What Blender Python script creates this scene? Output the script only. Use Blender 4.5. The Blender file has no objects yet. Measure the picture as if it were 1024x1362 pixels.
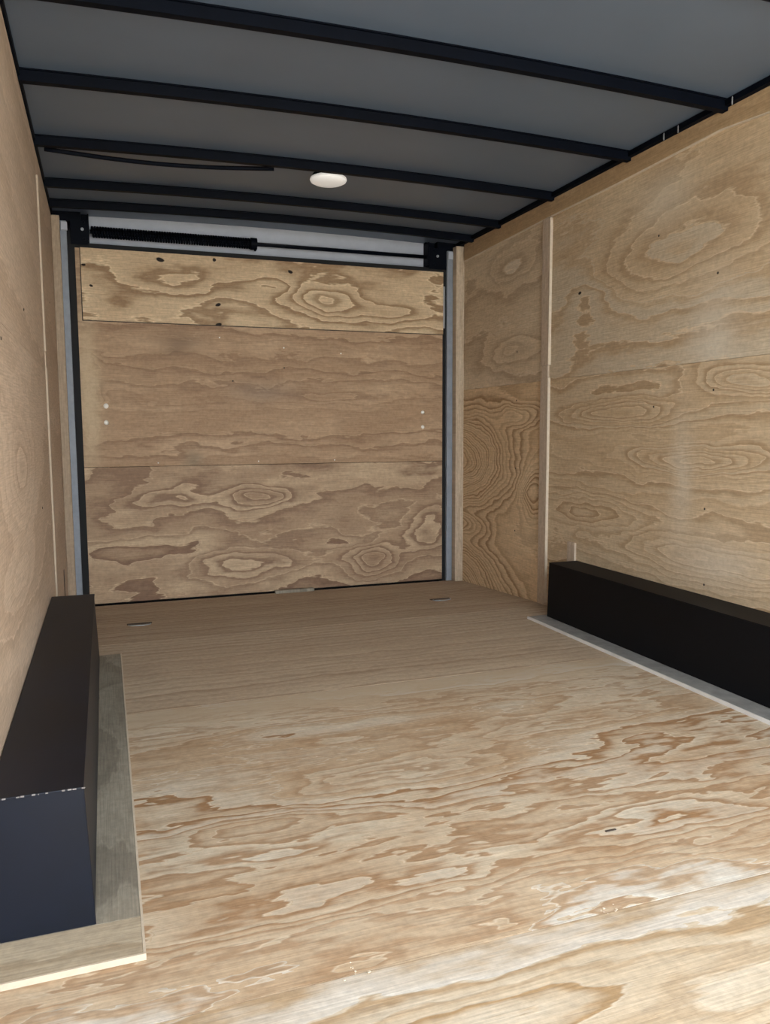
import bpy, bmesh, math, random
from mathutils import Vector, Matrix
SC = bpy.context.scene
C = SC.collection

# ------------------------------------------------------------------ camera
cam_d = bpy.data.cameras.new('camera')
cam = bpy.data.objects.new('camera', cam_d)
C.objects.link(cam)
cam_d.sensor_fit = 'VERTICAL'
cam_d.sensor_height = 36.0
cam_d.lens = 36.0 * 1044.2 / 1362.0
cam_d.clip_start = 0.02
Fv = Vector((0.33366227, 0.93713841, -0.10218164))
Rv = Vector((0.9419017, -0.33585744, -0.00457861))
Uv = Vector((0.03860926, 0.09471735, 0.99475522))
M = Matrix.Identity(4)
for i in range(3):
    M[i][0] = Rv[i]; M[i][1] = Uv[i]; M[i][2] = -Fv[i]
M[0][3], M[1][3], M[2][3] = 0.1853, 0.0, 0.7776
cam.matrix_world = M
SC.camera = cam

# ------------------------------------------------------------------ daylight
SC.view_settings.view_transform = 'Standard'
SC.view_settings.look = 'None'
SC.view_settings.gamma = 1.0
SC.view_settings.exposure = 1.30
SC.view_settings.use_curve_mapping = False
wd = bpy.data.worlds.new('sky'); SC.world = wd
wd.use_nodes = True
bg = wd.node_tree.nodes['Background']
bg.inputs[0].default_value = (0.88, 0.94, 1.0, 1)      # bright hazy sky seen through the open end
bg.inputs[1].default_value = 3.4
sun_d = bpy.data.lights.new('sun', 'SUN'); sun_d.energy = 16.0; sun_d.angle = math.radians(4)
sun_d.color = (1.0, 0.94, 0.84)
sun = bpy.data.objects.new('sun', sun_d); C.objects.link(sun)
sun.rotation_euler = Vector((-0.60, -0.15, -0.80)).to_track_quat('-Z', 'Y').to_euler()   # from the right: reaches the yard outside, not the interior

# ------------------------------------------------------------------ node helpers
class NT:
    def __init__(s, name):
        s.m = bpy.data.materials.new(name); s.m.use_nodes = True
        s.t = s.m.node_tree; s.n = s.t.nodes; s.l = s.t.links
        s.b = s.n['Principled BSDF']
    def put(s, sock, v):
        if isinstance(v, bpy.types.NodeSocket): s.l.new(v, sock)
        else: sock.default_value = v
    def math(s, op, a, b=0.0, c=None):
        n = s.n.new('ShaderNodeMath'); n.operation = op
        s.put(n.inputs[0], a); s.put(n.inputs[1], b)
        if c is not None: s.put(n.inputs[2], c)
        return n.outputs[0]
    def vmath(s, op, a, b=(0, 0, 0)):
        n = s.n.new('ShaderNodeVectorMath'); n.operation = op
        s.put(n.inputs[0], a); s.put(n.inputs[1], b)
        return n.outputs['Value'] if op in ('DOT_PRODUCT', 'LENGTH') else n.outputs[0]
    def comb(s, x, y, z=0.0):
        n = s.n.new('ShaderNodeCombineXYZ')
        s.put(n.inputs[0], x); s.put(n.inputs[1], y); s.put(n.inputs[2], z)
        return n.outputs[0]
    def noise(s, vec, scale, detail=2.0, rough=0.5):
        n = s.n.new('ShaderNodeTexNoise'); s.put(n.inputs['Vector'], vec)
        n.inputs['Scale'].default_value = scale; n.inputs['Detail'].default_value = detail
        n.inputs['Roughness'].default_value = rough
        return n.outputs[0]
    def ramp(s, fac, stops, interp='LINEAR'):
        n = s.n.new('ShaderNodeValToRGB'); s.l.new(fac, n.inputs[0])
        cr = n.color_ramp; cr.interpolation = interp
        while len(cr.elements) > 1: cr.elements.remove(cr.elements[0])
        cr.elements[0].position = stops[0][0]; cr.elements[0].color = col4(stops[0][1])
        for p, c in stops[1:]:
            e = cr.elements.new(p); e.color = col4(c)
        return n.outputs[0]
    def mix(s, fac, a, b, blend='MIX'):
        n = s.n.new('ShaderNodeMix'); n.data_type = 'RGBA'; n.blend_type = blend
        s.put(n.inputs[0], fac); s.put(n.inputs[6], a); s.put(n.inputs[7], b)
        return n.outputs[2]
def col4(c):
    if isinstance(c, (int, float)): return (c, c, c, 1)
    return (c[0], c[1], c[2], 1)
def hexc(r, g, b):
    f = lambda v: ((v / 255 + .055) / 1.055) ** 2.4 if v > 10 else v / 255 / 12.92
    return (f(r), f(g), f(b))

def plywood(name, ua, va, light, mid, dark, pale=None, N=14.0, amp=.10, sx=1.1, sv=5.0, slope=1.0,
            bumps=(), knots=(), contrast=1.0, seed=0.0, stains=(), line=.5, warp=.02, patchy=.5, rough=.62, ringtone=.8, fine=.03):
    """rotary cut softwood veneer: growth rings are the level lines of a wavy field.
    u runs along the grain, v across it (object space, metres)."""
    s = NT(name)
    tc = s.n.new('ShaderNodeTexCoord')
    sep = s.n.new('ShaderNodeSeparateXYZ'); s.l.new(tc.outputs['Object'], sep.inputs[0])
    u, v = sep.outputs[ua], sep.outputs[va]
    P = s.comb(u, v, seed)
    # domain warp so that the eyes are not perfect ovals
    wn = s.n.new('ShaderNodeTexNoise'); wn.inputs['Scale'].default_value = 1.0
    s.l.new(s.comb(s.math('MULTIPLY', u, 5.0), s.math('MULTIPLY', v, 9.0), seed + 3.3), wn.inputs['Vector'])
    wn.inputs['Detail'].default_value = 2.5
    w = s.vmath('SUBTRACT', wn.outputs['Color'], (.5, .5, .5))
    w = s.vmath('MULTIPLY', w, (warp * 5, warp * 2.4, 0))
    Pw = s.vmath('ADD', P, w)
    sp = s.n.new('ShaderNodeSeparateXYZ'); s.l.new(Pw, sp.inputs[0])
    uw, vw = sp.outputs[0], sp.outputs[1]
    n1 = s.noise(s.comb(s.math('MULTIPLY', uw, sx), s.math('MULTIPLY', vw, sv), seed), 1.0, 2.0, .45)
    h = s.math('MULTIPLY', s.math('SUBTRACT', n1, .5), amp * 2)
    h = s.math('MULTIPLY_ADD', vw, slope, h)
    n2 = s.noise(s.comb(s.math('MULTIPLY', uw, 4.5), s.math('MULTIPLY', vw, 17.0), seed + 31), 1.0, 3.0, .55)
    h = s.math('MULTIPLY_ADD', s.math('SUBTRACT', n2, .5), fine * 2, h)
    for (cu, cv, su, sw, A) in bumps:
        d = s.vmath('MULTIPLY', s.vmath('SUBTRACT', Pw, (cu, cv, seed)), (1 / su, 1 / sw, 0))
        e = s.math('EXPONENT', s.math('MULTIPLY', s.vmath('DOT_PRODUCT', d, d), -1.0))
        h = s.math('MULTIPLY_ADD', e, A, h)
    # ragged ring edges, stretched along the grain
    rag = s.noise(s.comb(s.math('MULTIPLY', u, 14.0), s.math('MULTIPLY', v, 70.0), seed + 9), 1.0, 2.0, .6)
    h = s.math('MULTIPLY_ADD', s.math('SUBTRACT', rag, .5), .30 / N, h)
    r = s.math('FRACT', s.math('MULTIPLY', h, N))
    # ring profile: slow darkening of the early wood, quick return
    prof = s.ramp(r, [(0, 0.0), (.10, .05), (.45, .28), (.74, 1.0), (.90, .95), (1.0, 0.0)])
    # every ring has its own strength
    rid = s.math('FLOOR', s.math('MULTIPLY', h, N))
    wnz = s.n.new('ShaderNodeTexWhiteNoise'); wnz.noise_dimensions = '1D'
    s.l.new(s.math('ADD', rid, seed * 7.7), wnz.inputs['W'])
    ringk = s.math('MULTIPLY_ADD', wnz.outputs['Value'], .75, .25)
    big = s.noise(s.comb(s.math('MULTIPLY', u, 2.2), s.math('MULTIPLY', v, 6.0), seed + 5), 1.0, 3.0, .55)
    bigk = s.ramp(big, [(.38, 0.0), (.62, 1.0)])
    base = s.mix(s.math('MULTIPLY', bigk, patchy), col4(light), col4(mid))
    # some rings are cut wide and flat: whole ring takes one tone
    wn2 = s.n.new('ShaderNodeTexWhiteNoise'); wn2.noise_dimensions = '1D'
    s.l.new(s.math('ADD', rid, seed * 3.1 + .5), wn2.inputs['W'])
    base = s.mix(s.math('MULTIPLY', s.ramp(wn2.outputs['Value'], [(.0, 1.0), (.45, 0.15)]), ringtone), base, col4(mid))
    if pale:
        pk = s.ramp(wn2.outputs['Value'], [(.60, 0.0), (.85, 1.0)])
        base = s.mix(s.math('MULTIPLY', s.math('MULTIPLY', pk, s.math('SUBTRACT', 1.0, prof)), .85), base, col4(pale))
    k = s.math('MULTIPLY', s.math('MULTIPLY', prof, ringk), contrast)
    colr = s.mix(k, base, col4(dark))
    # thin bright line on the ring's edge
    ln = s.ramp(r, [(.88, 0.0), (.95, 1.0), (1.0, 0.0)])
    colr = s.mix(s.math('MULTIPLY', s.math('MULTIPLY', ln, ringk), line), colr, col4([min(1, c * 1.18) for c in light]))
    # fibre
    fib = s.noise(s.comb(s.math('MULTIPLY', u, 9.0), s.math('MULTIPLY', v, 260.0), seed), 1.0, 3.0, .6)
    fibk = s.ramp(fib, [(.3, .80), (.7, 1.14)])
    colr = s.mix(1.0, colr, fibk, 'MULTIPLY')
    spk = s.noise(P, 55.0, 3.0, .7)
    colr = s.mix(1.0, colr, s.ramp(spk, [(.3, .86), (.7, 1.10)]), 'MULTIPLY')
    for (cu, cv, rad) in knots:
        d = s.vmath('MULTIPLY', s.vmath('SUBTRACT', Pw, (cu, cv, seed)), (1 / rad / 1.05, 1 / rad / .72, 0))
        e = s.math('EXPONENT', s.math('MULTIPLY', s.vmath('DOT_PRODUCT', d, d), -1.0))
        kk = s.ramp(e, [(.18, 0.0), (.42, 1.0)])
        colr = s.mix(s.math('MULTIPLY', kk, 1.0), colr, (.012, .007, .004, 1))
    for (cu, cv, su, sw, c, a) in stains:
        d = s.vmath('MULTIPLY', s.vmath('SUBTRACT', Pw, (cu, cv, seed)), (1 / su, 1 / sw, 0))
        e = s.math('EXPONENT', s.math('MULTIPLY', s.vmath('DOT_PRODUCT', d, d), -1.0))
        e = s.math('MULTIPLY', e, s.math('MULTIPLY_ADD', spk, 1.0, .5))
        colr = s.mix(s.math('MULTIPLY', e, a), colr, col4(c))
    s.l.new(colr, s.b.inputs['Base Color'])
    s.b.inputs['Roughness'].default_value = rough
    s.b.inputs['Specular IOR Level'].default_value = .25
    bp = s.n.new('ShaderNodeBump'); bp.inputs['Strength'].default_value = .25; bp.inputs['Distance'].default_value = .002
    s.l.new(s.math('ADD', fib, s.math('MULTIPLY', prof, .5)), bp.inputs['Height'])
    s.l.new(bp.outputs[0], s.b.inputs['Normal'])
    return s.m

def paint(name, c, rough=.5, metal=0.0, mott=.15, scale=12.0, spec=.5, c2=None, bump=.0):
    s = NT(name)
    tc = s.n.new('ShaderNodeTexCoord')
    n = s.noise(tc.outputs['Object'], scale, 4.0, .6)
    c2 = c2 or [x * (1 - mott) for x in c]
    s.l.new(s.ramp(n, [(.35, c2), (.65, c)]), s.b.inputs['Base Color'])
    s.b.inputs['Roughness'].default_value = rough
    s.b.inputs['Metallic'].default_value = metal
    s.b.inputs['Specular IOR Level'].default_value = spec
    if bump:
        b = s.n.new('ShaderNodeBump'); b.inputs['Strength'].default_value = bump; b.inputs['Distance'].default_value = .003
        s.l.new(n, b.inputs['Height']); s.l.new(b.outputs[0], s.b.inputs['Normal'])
    return s.m

# ------------------------------------------------------------------ mesh helpers
def add_box(bm, x0, x1, y0, y1, z0, z1, bev=0.0):
    vs = [bm.verts.new((x, y, z)) for z in (z0, z1) for y in (y0, y1) for x in (x0, x1)]
    idx = [(0, 2, 3, 1), (4, 5, 7, 6), (0, 1, 5, 4), (2, 6, 7, 3), (0, 4, 6, 2), (1, 3, 7, 5)]
    fs = [bm.faces.new([vs[i] for i in f]) for f in idx]
    if bev:
        es = list({e for f in fs for e in f.edges})
        bmesh.ops.bevel(bm, geom=es, offset=bev, segments=2, affect='EDGES', profile=.6)
def add_hex(bm, pts):
    """8 points: bottom ring 4, top ring 4"""
    vs = [bm.verts.new(p) for p in pts]
    for f in ((3, 2, 1, 0), (4, 5, 6, 7), (0, 1, 5, 4), (1, 2, 6, 5), (2, 3, 7, 6), (3, 0, 4, 7)):
        bm.faces.new([vs[i] for i in f])
    return vs
def add_tube(bm, pts, r, seg=8, cap=True):
    rings = []
    pts = [Vector(p) for p in pts]
    for i, p in enumerate(pts):
        t = (pts[min(i + 1, len(pts) - 1)] - pts[max(i - 1, 0)]).normalized()
        a = Vector((0, 0, 1)) if abs(t.z) < .9 else Vector((0, 1, 0))
        s1 = t.cross(a).normalized(); s2 = t.cross(s1)
        rr = r[i] if isinstance(r, (list, tuple)) else r
        rings.append([bm.verts.new(p + (s1 * math.cos(k * 2 * math.pi / seg) + s2 * math.sin(k * 2 * math.pi / seg)) * rr) for k in range(seg)])
    for a, b in zip(rings, rings[1:]):
        for k in range(seg):
            bm.faces.new((a[k], a[(k + 1) % seg], b[(k + 1) % seg], b[k]))
    if cap:
        bm.faces.new(rings[0]); bm.faces.new(list(reversed(rings[-1])))
def add_lathe(bm, prof, cx, cy, seg=32, axis='z', base=0.0):
    """prof: list of (radius, height) – revolved round z (or y) through cx, cy"""
    rings = []
    for r, h in prof:
        ring = []
        for k in range(seg):
            a = k * 2 * math.pi / seg
            if axis == 'z': ring.append(bm.verts.new((cx + r * math.cos(a), cy + r * math.sin(a), h)))
            else: ring.append(bm.verts.new((cx + r * math.cos(a), h, cy + r * math.sin(a))))
        rings.append(ring)
    for a, b in zip(rings, rings[1:]):
        for k in range(seg):
            bm.faces.new((a[k], a[(k + 1) % seg], b[(k + 1) % seg], b[k]))
    bm.faces.new(rings[0]); bm.faces.new(list(reversed(rings[-1])))
def obj(name, bm, mat, parent=None, smooth=False, kind=None, label=None, cat=None, group=None):
    bmesh.ops.recalc_face_normals(bm, faces=bm.faces)
    me = bpy.data.meshes.new(name); bm.to_mesh(me); bm.free()
    for m_ in (mat if isinstance(mat, (list, tuple)) else [mat]): me.materials.append(m_)
    if smooth:
        for p in me.polygons: p.use_smooth = True
    o = bpy.data.objects.new(name, me); C.objects.link(o)
    if parent is not None: o.parent = parent; o.matrix_parent_inverse = parent.matrix_world.inverted()
    if kind: o['kind'] = kind
    if label: o['label'] = label
    if cat: o['category'] = cat
    if group: o['group'] = group
    return o
def box(name, dims, mat, parent=None, bev=0.0, **k):
    bm = bmesh.new(); add_box(bm, *dims, bev=bev)
    return obj(name, bm, mat, parent, **k)
def empty(name, loc, label, cat, kind=None, group=None):
    o = bpy.data.objects.new(name, None); C.objects.link(o); o.location = loc
    o.empty_display_size = .05
    o['label'] = label; o['category'] = cat
    if kind: o['kind'] = kind
    if group: o['group'] = group
    bpy.context.view_layer.update()
    return o

# ------------------------------------------------------------------ dimensions (metres)
W = 2.03; H = 1.752; YN = -0.16; YE = 3.97; YK = 3.0; DROP = -.052
def zf(y): return 0.0 if y <= YK else DROP * (y - YK) / (YE - YK)

# ------------------------------------------------------------------ materials
tan = (.49, .36, .235)
fl = dict(light=(.64, .56, .43), mid=(.46, .31, .18), dark=(.33, .19, .095))
M_floor_a = plywood('floor ply near', 0, 1, light=(.60, .53, .42), mid=(.50, .37, .225), dark=(.36, .235, .12), pale=(.68, .71, .73), N=18, amp=.14, sx=.8, sv=3.4, slope=.7, seed=2.0, fine=.05,
                    bumps=[(.6, .86, .3, .05, -.12), (.9, .80, .6, .07, .1)], patchy=.4, contrast=1.0)
M_floor_b = plywood('floor ply middle', 0, 1, **fl, pale=(.68, .68, .64), N=24, amp=.13, sx=1.3, sv=3.8, slope=.4, seed=5.0, fine=.085,
                    bumps=[(.75, 1.6, .35, .09, .16), (.45, 1.48, .16, .05, -.12), (1.25, 1.22, .3, .07, .15),
                           (1.35, 1.75, .3, .07, .14), (.9, 1.95, .4, .06, -.12), (.6, 1.2, .3, .06, .12)],
                    patchy=.6, contrast=1.2, line=.9, stains=[(1.0, 2.19, 1.6, .10, (.50, .40, .28), .95)])
M_floor_c = plywood('floor ply far', 0, 1, light=(.56, .455, .33), mid=(.46, .35, .245), dark=(.30, .205, .13), N=24, amp=.035,
                    sx=.8, sv=3.0, slope=1.0, seed=8.0, patchy=.6, contrast=.7, line=.3)
M_door_low = plywood('door ply lower', 0, 2, light=(.60, .45, .29), mid=(.36, .235, .145), dark=(.24, .145, .09), fine=.05, N=14, amp=.15,
                     sx=2.0, sv=3.5, slope=.28, seed=12.0, warp=.03,
                     bumps=[(.92, .45, .17, .055, .22), (1.55, .08, .14, .10, .26), (1.42, .20, .15, .04, -.14), (.85, .10, .3, .07, .18),
                            (.45, .45, .2, .05, .14), (1.85, .22, .14, .14, .2), (.3, .2, .25, .06, -.12)], patchy=.7, contrast=1.15, line=.8)
M_door_mid = plywood('door ply middle', 0, 2, light=(.54, .38, .24), mid=(.42, .275, .165), dark=(.28, .17, .10), N=26, amp=.06, fine=.045,
                     sx=1.3, sv=3.5, slope=.6, seed=15.0, patchy=1.0, contrast=.85, line=.5, bumps=[(.14, .95, .05, .05, .12), (.12, 1.12, .05, .04, -.1), (.12, .78, .05, .05, .12), (1.4, .95, .4, .03, .05)],
                     stains=[(.12, .95, .055, .40, (.62, .49, .32), .8), (.6, .64, .05, .045, (.16, .14, .10), .5), (.95, .98, .16, .05, (.28, .22, .17), .4), (.55, 1.2, .1, .06, (.14, .09, .06), .5)])
M_door_top = plywood('door ply upper', 0, 2, light=(.80, .64, .42), mid=(.62, .45, .28), dark=(.35, .225, .125), N=15, amp=.12, fine=.04,
                     sx=1.8, sv=3.0, slope=.35, seed=18.0, contrast=1.1, line=.8,
                     bumps=[(1.27, 1.44, .17, .06, .18), (.56, 1.5, .2, .07, .12), (1.0, 1.5, .12, .03, -.08), (1.65, 1.40, .2, .05, .12)],
                     knots=[(.449, 1.587, .014), (.725, 1.612, .009), (.74, 1.392, .010), (.742, 1.306, .012), (1.088, 1.575, .011), (.14, 1.545, .009), (.16, 1.45, .007)])
rw = dict(light=(.64, .51, .345), mid=(.53, .385, .235), dark=(.36, .235, .13))
M_rf_up = plywood('right ply far upper', 1, 2, light=(.68, .56, .40), mid=(.56, .43, .29), dark=(.30, .20, .12), pale=(.80, .73, .60), fine=.04, N=11, amp=.14,
                  sx=1.5, sv=2.6, slope=.3, seed=22.0, contrast=.8, bumps=[(3.35, 1.15, .25, .07, .2), (3.4, 1.55, .2, .08, .2)], warp=.03)
M_rf_lo = plywood('right ply far lower', 1, 2, light=(.78, .61, .40), mid=(.66, .47, .28), dark=(.34, .205, .105), fine=.02, N=22, amp=.06,
                  sx=1.5, sv=2.5, slope=.06, seed=25.0, contrast=1.0, line=.35, warp=.025,
                  bumps=[(4.0, .62, .50, .20, 1.05), (4.0, -.12, .52, .24, 1.0), (3.93, .27, .3, .05, .25), (3.15, .5, .12, .12, -.3), (3.3, .85, .25, .05, .2)])
M_rm_up = plywood('right ply main upper', 1, 2, **rw, pale=(.56, .48, .36), N=15, amp=.11, sx=1.0, sv=2.3, slope=.35, seed=31.0, contrast=.7, patchy=.6, fine=.045, line=.8, stains=[(2.05, 1.05, .10, .22, (.72, .67, .56), .45), (2.3, 1.56, .15, .10, (.68, .62, .50), .4)],
                  bumps=[(2.22, 1.38, .50, .15, .26), (1.6, 1.2, .3, .07, .15), (2.75, 1.3, .16, .12, -.12)], knots=[(2.80, 1.335, .009)],
                  warp=.02)
M_rm_lo = plywood('right ply main lower', 1, 2, **rw, N=30, stains=[(2.18, .62, .05, .20, (.72, .67, .56), .4), (2.0, .35, .2, .08, (.70, .65, .55), .4)], pale=(.56, .47, .34), amp=.10, sx=1.3, sv=3.0, slope=.4, seed=36.0, contrast=.85, line=1.0,
                  bumps=[(2.12, .68, .40, .05, .22), (2.52, .84, .34, .05, .20), (2.0, .35, .45, .07, .18), (1.9, .93, .2, .05, .15), (2.7, .45, .3, .06, -.12)],
                  warp=.025)
lw = dict(light=(.60, .47, .35), mid=(.50, .375, .27), dark=(.37, .265, .18))
M_l_up = plywood('left ply upper', 1, 2, **lw, N=9, amp=.08, sx=.8, sv=2.0, slope=.5, seed=41.0, contrast=.5)
M_l_lo = plywood('left ply lower', 1, 2, **lw, N=13, amp=.09, sx=1.0, sv=2.5, slope=.3, seed=44.0, contrast=.75, line=.8,
                 bumps=[(2.05, .69, .28, .12, .4), (1.9, .45, .35, .07, .2), (1.7, .85, .2, .06, .2)])
M_l_far = plywood('left ply far', 1, 2, **lw, N=8, amp=.06, sx=1, sv=2, slope=.3, seed=47.0, contrast=.5)
M_l_corner = plywood('left corner ply', 2, 0, light=(.44, .34, .24), mid=(.37, .275, .19), dark=(.28, .20, .13), N=30, amp=.02, sx=1, sv=4, slope=1, seed=49.0, contrast=.4)
M_batten = plywood('batten wood', 2, 1, light=(.53, .43, .33), mid=(.48, .37, .27), dark=(.38, .28, .19), N=30, amp=.02, sx=1, sv=4, slope=1, seed=51.0, contrast=.4)
M_batten_x = plywood('corner strip wood', 2, 0, light=(.56, .46, .34), mid=(.48, .37, .26), dark=(.36, .26, .17), N=30, amp=.02, sx=1, sv=4, slope=1, seed=55.0, contrast=.4)
M_strip = plywood('top strip ply', 1, 2, light=(.55, .41, .25), mid=(.44, .30, .165), dark=(.30, .19, .10), N=18, amp=.05, sx=1.3, sv=5, slope=.6, seed=58.0, contrast=.8, patchy=1)
M_edge_dim = paint('darker ply edge', (.50, .41, .31), .8, mott=.12, scale=60, spec=.1)  # darker copy of the ply edge, for the left batten
M_edge = paint('raw ply edge', (.62, .53, .41), .8, mott=.12, scale=60, spec=.1)
M_plate = plywood('floor pad ply', 1, 0, light=(.36, .32, .25), mid=(.25, .22, .17), dark=(.17, .145, .11), N=10, amp=.12, sx=3, sv=3, slope=.6, seed=61.0, contrast=.6, patchy=1)
M_pad_r = paint('grey pad', (.30, .29, .27), .6, mott=.3, scale=20)
M_pad_front = plywood('pad front ply', 0, 1, light=(.50, .43, .32), mid=(.40, .32, .22), dark=(.28, .21, .13), N=20, amp=.05, sx=2, sv=5, slope=1, seed=63.0, contrast=.6)
M_black = paint('black frame paint', (.0015, .003, .0075), .6, mott=.3, spec=.09)
M_box = paint('black wheel box paint', (.003, .0062, .015), .45, mott=.35, scale=5, bump=.10, spec=.3)
M_box_shaded = paint('shaded black wheel box paint', (.002, .0025, .004), .6, mott=.3, scale=5, spec=.2)  # same paint as the left box, deeper shade put into the colour
M_gap = paint('black rubber seal', (.006, .006, .007), .8)
M_roof = paint('grey roof skin', (.108, .148, .212), .42, mott=.08, scale=3.0, spec=.6)
M_post = paint('blue grey painted post', (.26, .29, .33), .5, mott=.15, scale=30)
M_header = paint('pale grey header sheet', (.46, .49, .55), .5, mott=.08)
M_white = paint('white plastic', (.93, .93, .92), .35, mott=.01)
M_white.node_tree.nodes['Principled BSDF'].inputs['Emission Color'].default_value = (1, 1, .97, 1)
M_white.node_tree.nodes['Principled BSDF'].inputs['Emission Strength'].default_value = .10   # faint glow added to whiten the dome lens
M_screw = paint('pale screw cap', (.95, .92, .85), .5, mott=.05)
M_steel = paint('dull zinc steel', (.42, .44, .46), .4, metal=.6)
M_ground = paint('concrete yard', (.42, .41, .38), .9, mott=.25, scale=2)
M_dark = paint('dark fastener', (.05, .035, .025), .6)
M_putty = paint('chalk wear', (.30, .28, .27), .8, mott=.5, scale=80)

# ------------------------------------------------------------------ floor
S = 'structure'
floor = empty('floor', (0, 0, 0), 'plywood trailer floor dipping towards the rear door', 'floor', S)
box('subfloor', (-.03, W + .03, YN, YK, -.10, -.022), M_black, floor)
def floor_sheet(y0, y1, mat):
    bm = bmesh.new(); g = .0012
    a, b = y0 + g, y1 - g
    add_hex(bm, [(0.001, a, zf(a) - .018), (W - .001, a, zf(a) - .018), (W - .001, b, zf(b) - .018), (0.001, b, zf(b) - .018),
                 (0.001, a, zf(a)), (W - .001, a, zf(a)), (W - .001, b, zf(b)), (0.001, b, zf(b))])
    return obj('plywood_sheet', bm, mat, floor)
floor_sheet(YN, 1.011, M_floor_a)
floor_sheet(1.011, 2.23, M_floor_b)
floor_sheet(2.23, YK, M_floor_c)
floor_sheet(YK, YE - .02, M_floor_c)
bm = bmesh.new()
add_hex(bm, [(-.03, YK, -.12), (W + .03, YK, -.12), (W + .03, YE + .1, -.16), (-.03, YE + .1, -.16),
             (-.03, YK, -.02), (W + .03, YK, -.02), (W + .03, YE + .1, -.075), (-.03, YE + .1, -.075)])
obj('rear_subfloor', bm, M_black, floor)
# pencil mark, chips and a recessed ring pair on the floor
for (x, y, dx, dy) in ((1.087, 1.229, .012, .0022),):
    box('dark_splinter', (x - dx, x + dx, y - dy, y + dy, .0003, .0022), M_dark, floor, .0005)
rnd = random.Random(4)
bm = bmesh.new()
for (cx, cy, n, sp) in ((.494, 1.02, 9, .014), (.93, 1.02, 9, .012), (.023, 1.17, 26, .012)):
    for i in range(n):
        x = max(.004, cx + rnd.gauss(0, sp)); y = cy + rnd.gauss(0, sp); r = rnd.uniform(.0006, .0016)
        add_box(bm, x - r, x + r, y - r, y + r, .0002, .0002 + r)
obj('sawdust', bm, M_edge, floor, kind='stuff')
# wood stop bridging the black gap under the door
bm = bmesh.new()
add_box(bm, .985, 1.19, 3.925, 3.949, zf(3.93) - .012, zf(3.93) + .016, .002)
obj('floor_lip', bm, M_plate, floor)

# ------------------------------------------------------------------ side walls
def wall(side):
    L = side == 'left'
    root = empty('wall_' + side, (0 if L else W, 0, 0),
                 'left wall of pale pinkish plywood sheets' if L else 'right wall of golden grained plywood sheets', 'wall', S)
    x0, x1 = (-.06, -.016) if L else (W + .016, W + .06)
    box('wall_skin', (x0, x1, YN, YE + .1, -.15, 1.80), M_black, root)
    p0, p1 = (-.016, 0) if L else (W, W + .016)
    g = .0012
    def sheet(y0, y1, z0, z1, mat, slope_bottom=False):
        bm = bmesh.new()
        zb0, zb1 = (zf(y0) - .004, zf(y1) - .004) if slope_bottom else (z0, z0)
        add_hex(bm, [(p0, y0 + g, zb0 + g), (p1, y0 + g, zb0 + g), (p1, y1 - g, zb1 + g), (p0, y1 - g, zb1 + g),
                     (p0, y0 + g, z1 - g), (p1, y0 + g, z1 - g), (p1, y1 - g, z1 - g), (p0, y1 - g, z1 - g)])
        return obj('plywood_sheet', bm, mat, root)
    zs = .998; g = .0005
    if L:
        sheet(YN, .59, 0, zs, M_l_lo); sheet(YN, .59, zs, H, M_l_up)
        sheet(.59, 3.03, 0, zs, M_l_lo); sheet(.59, 3.03, zs, H, M_l_up)
        sheet(3.03, 3.96, 0, zs, M_l_far, True); sheet(3.03, 3.96, zs, H, M_l_far)
    else:
        sheet(YN, .59, 0, zs, M_rm_lo); sheet(YN, .59, zs, H, M_rm_up)
        sheet(.59, 3.03, 0, zs, M_rm_lo); sheet(.59, 3.03, zs, H, M_rm_up)
        sheet(3.03, 3.96, 0, zs, M_rf_lo, True); sheet(3.03, 3.96, zs, H, M_rf_up)
    return root
wl = wall('left'); wr = wall('right')
def dome(parent, c, axis, r, mat, name='screw', h=.5):
    bm = bmesh.new()
    bmesh.ops.create_uvsphere(bm, u_segments=10, v_segments=6, radius=1)
    sc = [r, r, r]; sc[axis] = r * h
    bmesh.ops.scale(bm, vec=sc, verts=bm.verts); bmesh.ops.translate(bm, vec=c, verts=bm.verts)
    return obj(name, bm, mat, parent, smooth=True)
for (y, z) in ((2.04, 1.27), (2.04, .905), (2.33, .86), (2.06, .52), (2.05, .27), (2.33, 1.45)):
    dome(wr, (W, y, z), 0, .004, M_dark)
for (y, z) in ((3.32, 1.147), (3.32, .92), (3.32, .60), (3.32, .3)):
    dome(wr, (W, y, z), 0, .004, M_dark)
for (y, z) in ((1.75, .965), (2.3, 1.1), (3.5, 1.3), (2.6, .55)):
    dome(wl, (0, y, z), 0, .004, M_dark)

# trim on the walls
def batten(name, xa, xb, face_x, label, top=1.685, em=None):
    root = empty(name, (face_x, 3.03, 0), label, 'trim', S)
    y0, y1 = 3.022, 3.082
    em = em or M_edge
    for (z0, z1) in ((zf(3.05) + .001, 1.006), (1.006, 1.062), (1.062, top)):
        notch = .010 if z0 == 1.006 else 0
        xx0, xx1 = (xa, xb)
        if notch:
            if face_x > 1: xx0 = xa + .006
            else: xx1 = xb - .003
        box('board', (xx0, xx1, y0 + notch, y1, z0, z1 - .0006), M_batten, root, 0)
        if not notch:
            box('lit_edge_band', (xx0 + .0005, xx1 - .0005, y0 - .0015, y0 - .0001, z0 + .012 if z0 < .5 else z0, z1 - .012 if z1 > 1.5 else z1), em, root)  # pale band puts the light on the front edge into its colour
    return root
batten('trim_1', W - .014, W - .0005, W, 'vertical wood batten on right wall, bright front edge notched halfway up')
batten('trim_2', .0005, .007, 0, 'vertical wood batten on left wall, pale front edge notched halfway up', 1.655, M_edge_dim)
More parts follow.
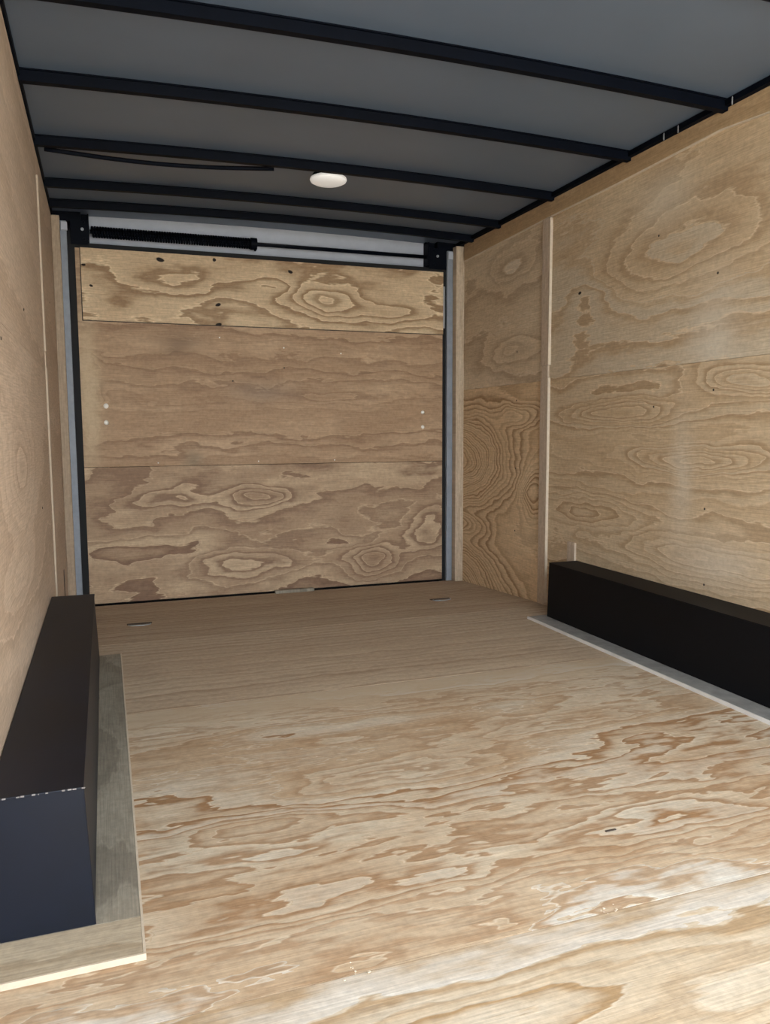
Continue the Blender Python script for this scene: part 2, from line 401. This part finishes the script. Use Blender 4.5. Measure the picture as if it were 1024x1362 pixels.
# top strip on the right wall, lower edge not quite straight
root = empty('trim_3', (W, 2.5, 1.7), 'long plywood strip along the top of the right wall', 'trim', S)
low = [(YN, 1.66), (1.60, 1.662), (1.85, 1.686), (2.04, 1.703), (2.26, 1.698), (2.56, 1.692), (3.02, 1.690), (3.45, 1.682), (3.88, 1.674)]
bm = bmesh.new(); ring = []
for y, z in low:
    ring.append([bm.verts.new(p) for p in ((W - .0005, y, z), (W - .012, y, z), (W - .012, y, H + .004), (W - .0005, y, H + .004))])
for a, b in zip(ring, ring[1:]):
    for k in range(4): bm.faces.new((a[k], a[(k + 1) % 4], b[(k + 1) % 4], b[k]))
bm.faces.new(ring[0]); bm.faces.new(ring[-1][::-1])
obj('strip_board', bm, M_strip, root)
bm = bmesh.new()
for (a, b) in zip(low, low[1:]):
    add_hex(bm, [(W - .012, a[0], a[1] - .003), (W - .001, a[0], a[1] - .003), (W - .001, b[0], b[1] - .003), (W - .012, b[0], b[1] - .003),
                 (W - .0125, a[0], a[1] - .0002), (W - .001, a[0], a[1] - .0002), (W - .001, b[0], b[1] - .0002), (W - .0125, b[0], b[1] - .0002)])
obj('lit_strip_edge', bm, M_edge, root)  # pale band paints in the light bounced onto the strip's underside
# corner strips and steel posts of the rear frame
box('trim_4', (1.982, W - .0005, 3.90, 3.945, zf(3.92) + .001, 1.752), M_batten_x, bev=.002, kind=S, label='pale wood corner strip at far right beside blue grey post', cat='trim')
box('trim_5', (.0005, .035, 3.90, 3.945, zf(3.92) + .001, 1.745), M_l_corner, bev=.002, kind=S, label='narrow wood corner strip at far left beside rear post', cat='trim')
def post(name, x0, x1, label):
    r = empty(name, ((x0 + x1) / 2, 3.96, -.05), label, 'post', S)
    bm = bmesh.new(); add_box(bm, x0, x1, 3.947, 4.03, -.052, 1.735, .003)
    obj('post_tube', bm, M_post, r)
    return r
post('trim_6', 1.951, W + .012, 'blue grey steel door post at right of rear door')
post('trim_7', -.012, .062, 'blue grey steel door post at left of rear door')
# seals
bm = bmesh.new()
add_box(bm, .062, .093, 3.965, 4.02, -.07, 1.70)
obj('trim_8', bm, M_gap, kind=S, label='black rubber seal down the left side of rear door', cat='seal')
bm = bmesh.new()
add_box(bm, 1.934, 1.951, 3.965, 4.02, -.07, 1.70)
obj('trim_9', bm, M_gap, kind=S, label='black rubber seal down the right side of rear door', cat='seal')
# header
root = empty('trim_10', (W / 2, 4.0, 1.65), 'pale grey header panel above the rear door', 'header', S)
box('header_sheet', (.12, 1.88, 4.03, 4.05, 1.60, 1.86), M_header, root)
box('header_lip', (.072, 1.951, 3.972, 4.03, 1.626, 1.648), M_gap, root, .002)

# ------------------------------------------------------------------ rear ramp door
box('trim_14', (-.08, W + .08, 4.052, 4.10, -.2, 1.90), M_gap, kind=S, label='unseen black sheet added behind the rear door to block light', cat='frame')  # added out of sight to stop daylight leaking round header and door
door = empty('door_1', (W / 2, 3.99, -.05), 'plywood faced rear ramp door, closed, with black seal round it', 'door', S)
box('door_core', (.092, 1.944, 3.99, 4.05, -.047, 1.622), M_gap, door)
g = .001
box('plywood_sheet', (.092, 1.943, 3.97, 3.99, -.044, .614 - g), M_door_low, door, .0008)
box('plywood_sheet', (.092, 1.943, 3.97, 3.99, .614 + g, 1.624), M_door_mid, door, .0008)
box('plywood_board', (.116, 1.934, 3.961, 3.9695, 1.298, 1.625), M_door_top, door, .0012, label='lighter yellowish plywood board across the top of the door')
bm = bmesh.new(); add_box(bm, .1125, .1158, 3.9655, 3.9698, 1.298, 1.622); add_box(bm, .1125, 1.934, 3.9655, 3.9698, 1.2945, 1.2978)  # dark strips paint the side groove and the shadow under the board
obj('joint_shadow', bm, M_dark, door)
for (x, z, r) in ((.201, .903, .0125), (.199, .825, .0115), (1.818, .879, .0105), (1.818, .800, .0105)):
    dome(door, (x, 3.97, z), 1, r, M_screw, 'screw_cap', .45)
for x in [.43, .92, 1.32]:
    for z in (.63,):
        dome(door, (x, 3.97, z), 1, .0035, M_screw, 'screw', .5)
for (x, z) in ((.74, 1.24), (1.06, 1.20), (1.06, 1.10), (1.36, 1.18), (.80, 1.03)):
    dome(door, (x, 3.97, z), 1, .004, M_screw if z > 1.15 else M_dark, 'screw', .5)
box('corner_guard', (1.9345, 1.9425, 3.958, 3.9695, 1.33, 1.55), M_steel, door, .001)

# ------------------------------------------------------------------ ceiling
ceil = empty('ceiling', (W / 2, 0, H), 'arched grey sheet metal roof crossed by black roof bows', 'ceiling', S)
RISE = .018
def arch(x): return RISE * (1 - ((x - W / 2) / (W / 2)) ** 2)
NS = 24
xs = [-.03 + (W + .06) * i / NS for i in range(NS + 1)]
bm = bmesh.new()
YR = 4.07
low_r = [[bm.verts.new((x, y, 1.777 + arch(x))) for x in xs] for y in (YN, YR)]
top_r = [[bm.verts.new((x, y, 1.785 + arch(x))) for x in xs] for y in (YN, YR)]
for i in range(NS):
    bm.faces.new((low_r[0][i], low_r[0][i + 1], low_r[1][i + 1], low_r[1][i]))
    bm.faces.new((top_r[0][i + 1], top_r[0][i], top_r[1][i], top_r[1][i + 1]))
    for j in (0, 1): bm.faces.new((low_r[j][i], low_r[j][i + 1], top_r[j][i + 1], top_r[j][i]))
for i in (0, NS): bm.faces.new((low_r[0][i], low_r[1][i], top_r[1][i], top_r[0][i]))
obj('roof_skin', bm, M_roof, ceil, smooth=False)
def sweep(bm, prof, y0):
    """prof in (y, z) swept over the arch"""
    xb = [.001 + (W - .0145) * i / NS for i in range(NS + 1)]
    rings = [[bm.verts.new((x, y0 + py, 1.745 + arch(x) + pz)) for py, pz in prof] for x in xb]
    n = len(prof)
    for a, b in zip(rings, rings[1:]):
        for k in range(n): bm.faces.new((a[k], a[(k + 1) % n], b[(k + 1) % n], b[k]))
    bm.faces.new(rings[0]); bm.faces.new(rings[-1][::-1])
BOWS = [-.05, .46, .98, 1.495, 2.02, 2.49, 3.005, 3.48, 3.775]
for y in BOWS:
    bm = bmesh.new()
    # hat section: lip, web, crown, web, lip
    pr = [(-.020, .0315), (-.020, .028), (-.013, .028), (-.012, 0), (.012, 0), (.013, .028), (.020, .028), (.020, .0315)]
    sweep(bm, pr, y)
    b = obj('roof_bow', bm, M_black, ceil)
# top rails along both sides
box('trim_11', (W - .028, W + .05, YN, 4.03, H + .006, 1.776), M_black, kind=S, label='black steel roof rail along the right wall top', cat='rail')
box('trim_12', (-.05, .006, YN, 4.03, H + .006, 1.776), M_black, kind=S, label='black steel roof rail along the left wall top', cat='rail')
# pale screw tips hanging on the right rail
tips = empty('trim_13', (W, 2.2, H), 'small pale screw tips standing above right wall strip', 'screws', S)
for y in (1.973, 2.21, 2.28, 2.489):
    bm = bmesh.new(); add_tube(bm, [(W - .031, y, H - .004), (W - .031, y, H + .016), (W - .031, y, H + .020)], [.0022, .0022, .0008], 6)
    obj('screw_tip', bm, M_steel, tips)

# ------------------------------------------------------------------ dome light
zc = 1.771
lamp = empty('ceiling_light', (1.06, 3.085, zc), 'round white dome light under the third black roof bow', 'light')
bm = bmesh.new(); add_lathe(bm, [(.055, zc + .018), (.062, zc + .016), (.062, zc + .006), (.058, zc + .004)], 1.06, 3.106)
obj('lamp_base', bm, M_black, lamp, smooth=False)
bm = bmesh.new(); add_lathe(bm, [(.062, zc + .006), (.071, zc + .002), (.073, zc - .004), (.070, zc - .011), (.058, zc - .017), (.035, zc - .021), (.01, zc - .022)], 1.06, 3.106)
obj('lens', bm, M_white, lamp, smooth=True)

# black cable sagging below the bow, left half
def cz(x): return 1.745 + arch(x)
bm = bmesh.new()
pts = []
for i in range(25):
    t = i / 24; x = .03 + t * .80
    sag = .014 * math.sin(math.pi * t) ** 1.0
    pts.append((x, 3.045 + .02 * math.sin(math.pi * t), cz(x) + .004 - sag))
add_tube(bm, pts, .008, 8)
cb = obj('cable', bm, M_black, smooth=True, label='thin black cable sagging under the third roof bow, left side', cat='cable')

# ------------------------------------------------------------------ spring gear above the door
YS = 3.985; ZS = 1.703
spr = empty('torsion_spring', (.5, YS, ZS), 'thick black torsion spring above rear door, left half of shaft', 'spring')
bm = bmesh.new()
turns = 62; seg = 12; pts = []
x0, x1 = .168, .915
for i in range(turns * seg + 1):
    a = i * 2 * math.pi / seg; t = i / (turns * seg)
    pts.append((x0 + (x1 - x0) * t, YS + .0215 * math.cos(a), ZS + .0215 * math.sin(a)))
add_tube(bm, pts, .0058, 5)
obj('coil', bm, M_black, spr, smooth=True)
bm = bmesh.new()
add_tube(bm, [(.905, YS, ZS), (.935, YS, ZS)], .029, 16)
add_tube(bm, [(.925, YS, ZS - .015), (.925, YS - .012, ZS - .034)], .006, 8)
obj('end_collar', bm, M_black, spr)
bm = bmesh.new(); add_tube(bm, [(.160, YS, ZS), (1.844, YS, ZS)], .0095, 12)
obj('shaft', bm, M_black, spr, smooth=True)
def bracket(x0, x1, label, grey_x):
    r = empty('spring_bracket', ((x0 + x1) / 2, 3.98, 1.62), label, 'bracket')
    bm = bmesh.new()
    add_box(bm, x0, x1, 4.000, 4.028, 1.650, 1.788, .002)
    xm = x1 - .006 if x0 < 1 else x0
    add_box(bm, xm, xm + .006, 3.958, 4.003, 1.660, 1.775, .001)
    if x0 < 1: add_box(bm, -.01, x0 + .05, 3.96, 4.02, 1.737, 1.80, .001)
    else: add_box(bm, x1 - .05, W + .01, 3.96, 4.02, 1.737, 1.80, .001)
    obj('plate', bm, M_black, r)
    bm = bmesh.new()
    add_box(bm, x0 + .004, x1 - .004, 3.950, 3.957, 1.635, 1.745, .001)
    obj('face_plate', bm, M_black, r)
    bm = bmesh.new()
    s = 1 if x0 < 1 else -1
    cxp = x0 + .055 if x0 < 1 else x1 - .055
    pr = [(.003, 3.942), (.005, 3.942), (.005, 3.946), (.007, 3.946), (.007, 3.950)]
    add_lathe(bm, pr, cxp, ZS, 14, axis='y')
    obj('shaft_nut', bm, M_steel, r)
    bm = bmesh.new(); add_box(bm, grey_x - .014, grey_x + .014, 3.935, 3.946, 1.690, 1.728, .003)
    obj('hinge_lug', bm, M_header, r)
    for zz in (1.66, 1.735):
        bm = bmesh.new(); add_lathe(bm, [(.006, 3.946), (.007, 3.948), (.007, 3.950)], (x0 + x1) / 2 + .02 * s, zz, 8, axis='y')
        obj('bolt', bm, M_black, r)
    return r
bracket(.074, .158, 'black spring bracket in upper left corner of rear door', .052)
bracket(1.846, 1.950, 'black spring bracket in upper right corner of rear door', 1.966)

# ------------------------------------------------------------------ wheel boxes
def wheel_box(side):
    L = side == 'left'
    y0, y1 = (1.245, 2.79) if L else (1.245, 2.79)
    wt, wb, h = (.134, .143, .236) if L else (.134, .139, .236)
    fx = (lambda x: x) if L else (lambda x: W - x)
    r = empty('wheel_box', (fx(.07), 2.0, 0), 'black wheel well box along left wall, nearest corner at bottom left' if L else
              'black wheel well box along right wall beyond pale pad edge', 'wheel box')
    z0 = .0105; t = .003
    bm = bmesh.new()
    vs = add_hex(bm, [(fx(.002), y0, z0), (fx(wb), y0, z0), (fx(wb), y1, z0), (fx(.002), y1, z0),
                      (fx(.002), y0 + .004, h - .0032), (fx(wt), y0 + .004, h - .0032), (fx(wt), y1 - .002, h - .0032), (fx(.002), y1 - .002, h - .0032)])
    obj('side_shell', bm, M_box if L else M_box_shaded, r)
    bm = bmesh.new()
    xa, xb = sorted((fx(.0015), fx(wt + .0015)))
    add_box(bm, xa, xb, y0 + .0015, y1, h - .003, h, .0012)
    obj('lid', bm, M_box if L else M_box_shaded, r)
    if L:
        bm = bmesh.new(); rn = random.Random(3); x = .004
        while x < wt:
            d = rn.uniform(.001, .006)
            if rn.random() < .6: add_box(bm, x, x + d, y0 + .0008, y0 + .0024, h - .0022, h - .0006 + rn.uniform(0, .0008))
            x += d + rn.uniform(.001, .004)
        obj('chalky_wear', bm, M_putty, r)
    # corner weld bead
    bm = bmesh.new(); add_tube(bm, [(fx(wb), y0 + .002, z0), (fx(wt), y0 + .005, h - .004)], .0018, 6)
    obj('corner_weld', bm, M_box if L else M_box_shaded, r)
    return r
wheel_box('left'); wheel_box('right')
# floor pads under the boxes
pad = empty('floor_pad', (.1, 2.0, 0), 'thin grey weathered plywood pad under left wheel box, front edge pale', 'pad')
box('pad_board', (.001, .211, 1.245, 2.832, .0003, .010), M_plate, pad, .0006)
box('pad_front_board', (.001, .211, 1.150, 1.2442, .0003, .010), M_pad_front, pad, .0006)
bm = bmesh.new(); add_box(bm, .2112, .2150, 1.149, 2.832, .0003, .0104); obj('pad_edge', bm, M_edge, pad)
bm = bmesh.new(); add_box(bm, .001, .215, 1.1462, 1.1495, .0003, .0104); obj('pad_edge', bm, M_edge, pad)
pad = empty('floor_pad', (W - .1, 2.0, 0), 'thin grey pad under right wheel box with white inner edge', 'pad')
box('pad_board', (W - .211, W - .001, 1.150, 2.818, .0003, .010), M_pad_r, pad, .0006)
bm = bmesh.new(); add_box(bm, W - .2165, W - .2112, 1.150, 2.818, .0003, .0108); obj('pad_edge', bm, paint('pale pad edge', (.75, .73, .70), .7), pad)

# little block on the right wall, just above the wheel box
bm = bmesh.new(); add_box(bm, W - .011, W - .0005, 2.795, 2.850, .2, .310, .0015)
obj('wood_block', bm, M_batten, label='small pale wood block on right wall above wheel box far end', cat='block')
# chipped stub at the foot of the left wall
bm = bmesh.new()
add_hex(bm, [(.0005, 1.160, .0106), (.010, 1.160, .0106), (.009, 1.242, .0106), (.0005, 1.242, .0106),
             (.0005, 1.170, .030), (.007, 1.172, .026), (.008, 1.242, .016), (.0005, 1.242, .034)])
obj('wood_chip', bm, M_edge, label='ragged pale wood chip against left wall before the wheel box', cat='wood chip')
# narrow black slot plate low on the left wall
bm = bmesh.new(); add_box(bm, .0003, .0022, 3.60, 3.625, .03, .19, .0006)
obj('wall_slot', bm, M_dark, label='thin dark vertical slot low on left wall near rear post', cat='slot')

# flush tie-down rings in the floor near the rear door
def ring(x, y, label):
    r = empty('tie_down_ring', (x, y, zf(y)), label, 'ring')
    bm = bmesh.new(); z = zf(y) + .0012
    n = 20; prev = None; pts = [(x + .045 * math.cos(a * 2 * math.pi / n), y + .022 * math.sin(a * 2 * math.pi / n), z + .002) for a in range(n + 1)]
    add_tube(bm, pts[n // 2:], .0022, 6)
    obj('ring_loop', bm, M_steel, r, smooth=True)
    bm = bmesh.new(); add_box(bm, x - .05, x + .05, y + .012, y + .030, z - .001, z + .0015, .0005)
    obj('ring_plate', bm, M_dark, r)
ring(.296, 3.36, 'flat tie-down ring in floor near left end of rear door')
ring(1.665, 3.36, 'flat tie-down ring in floor near right end of rear door')

# ------------------------------------------------------------------ outside, behind the camera
box('ground', (-14, 16, -16, YE + 12, -.62, -.55), M_ground, kind=S, label='concrete yard under and around the trailer', cat='ground')
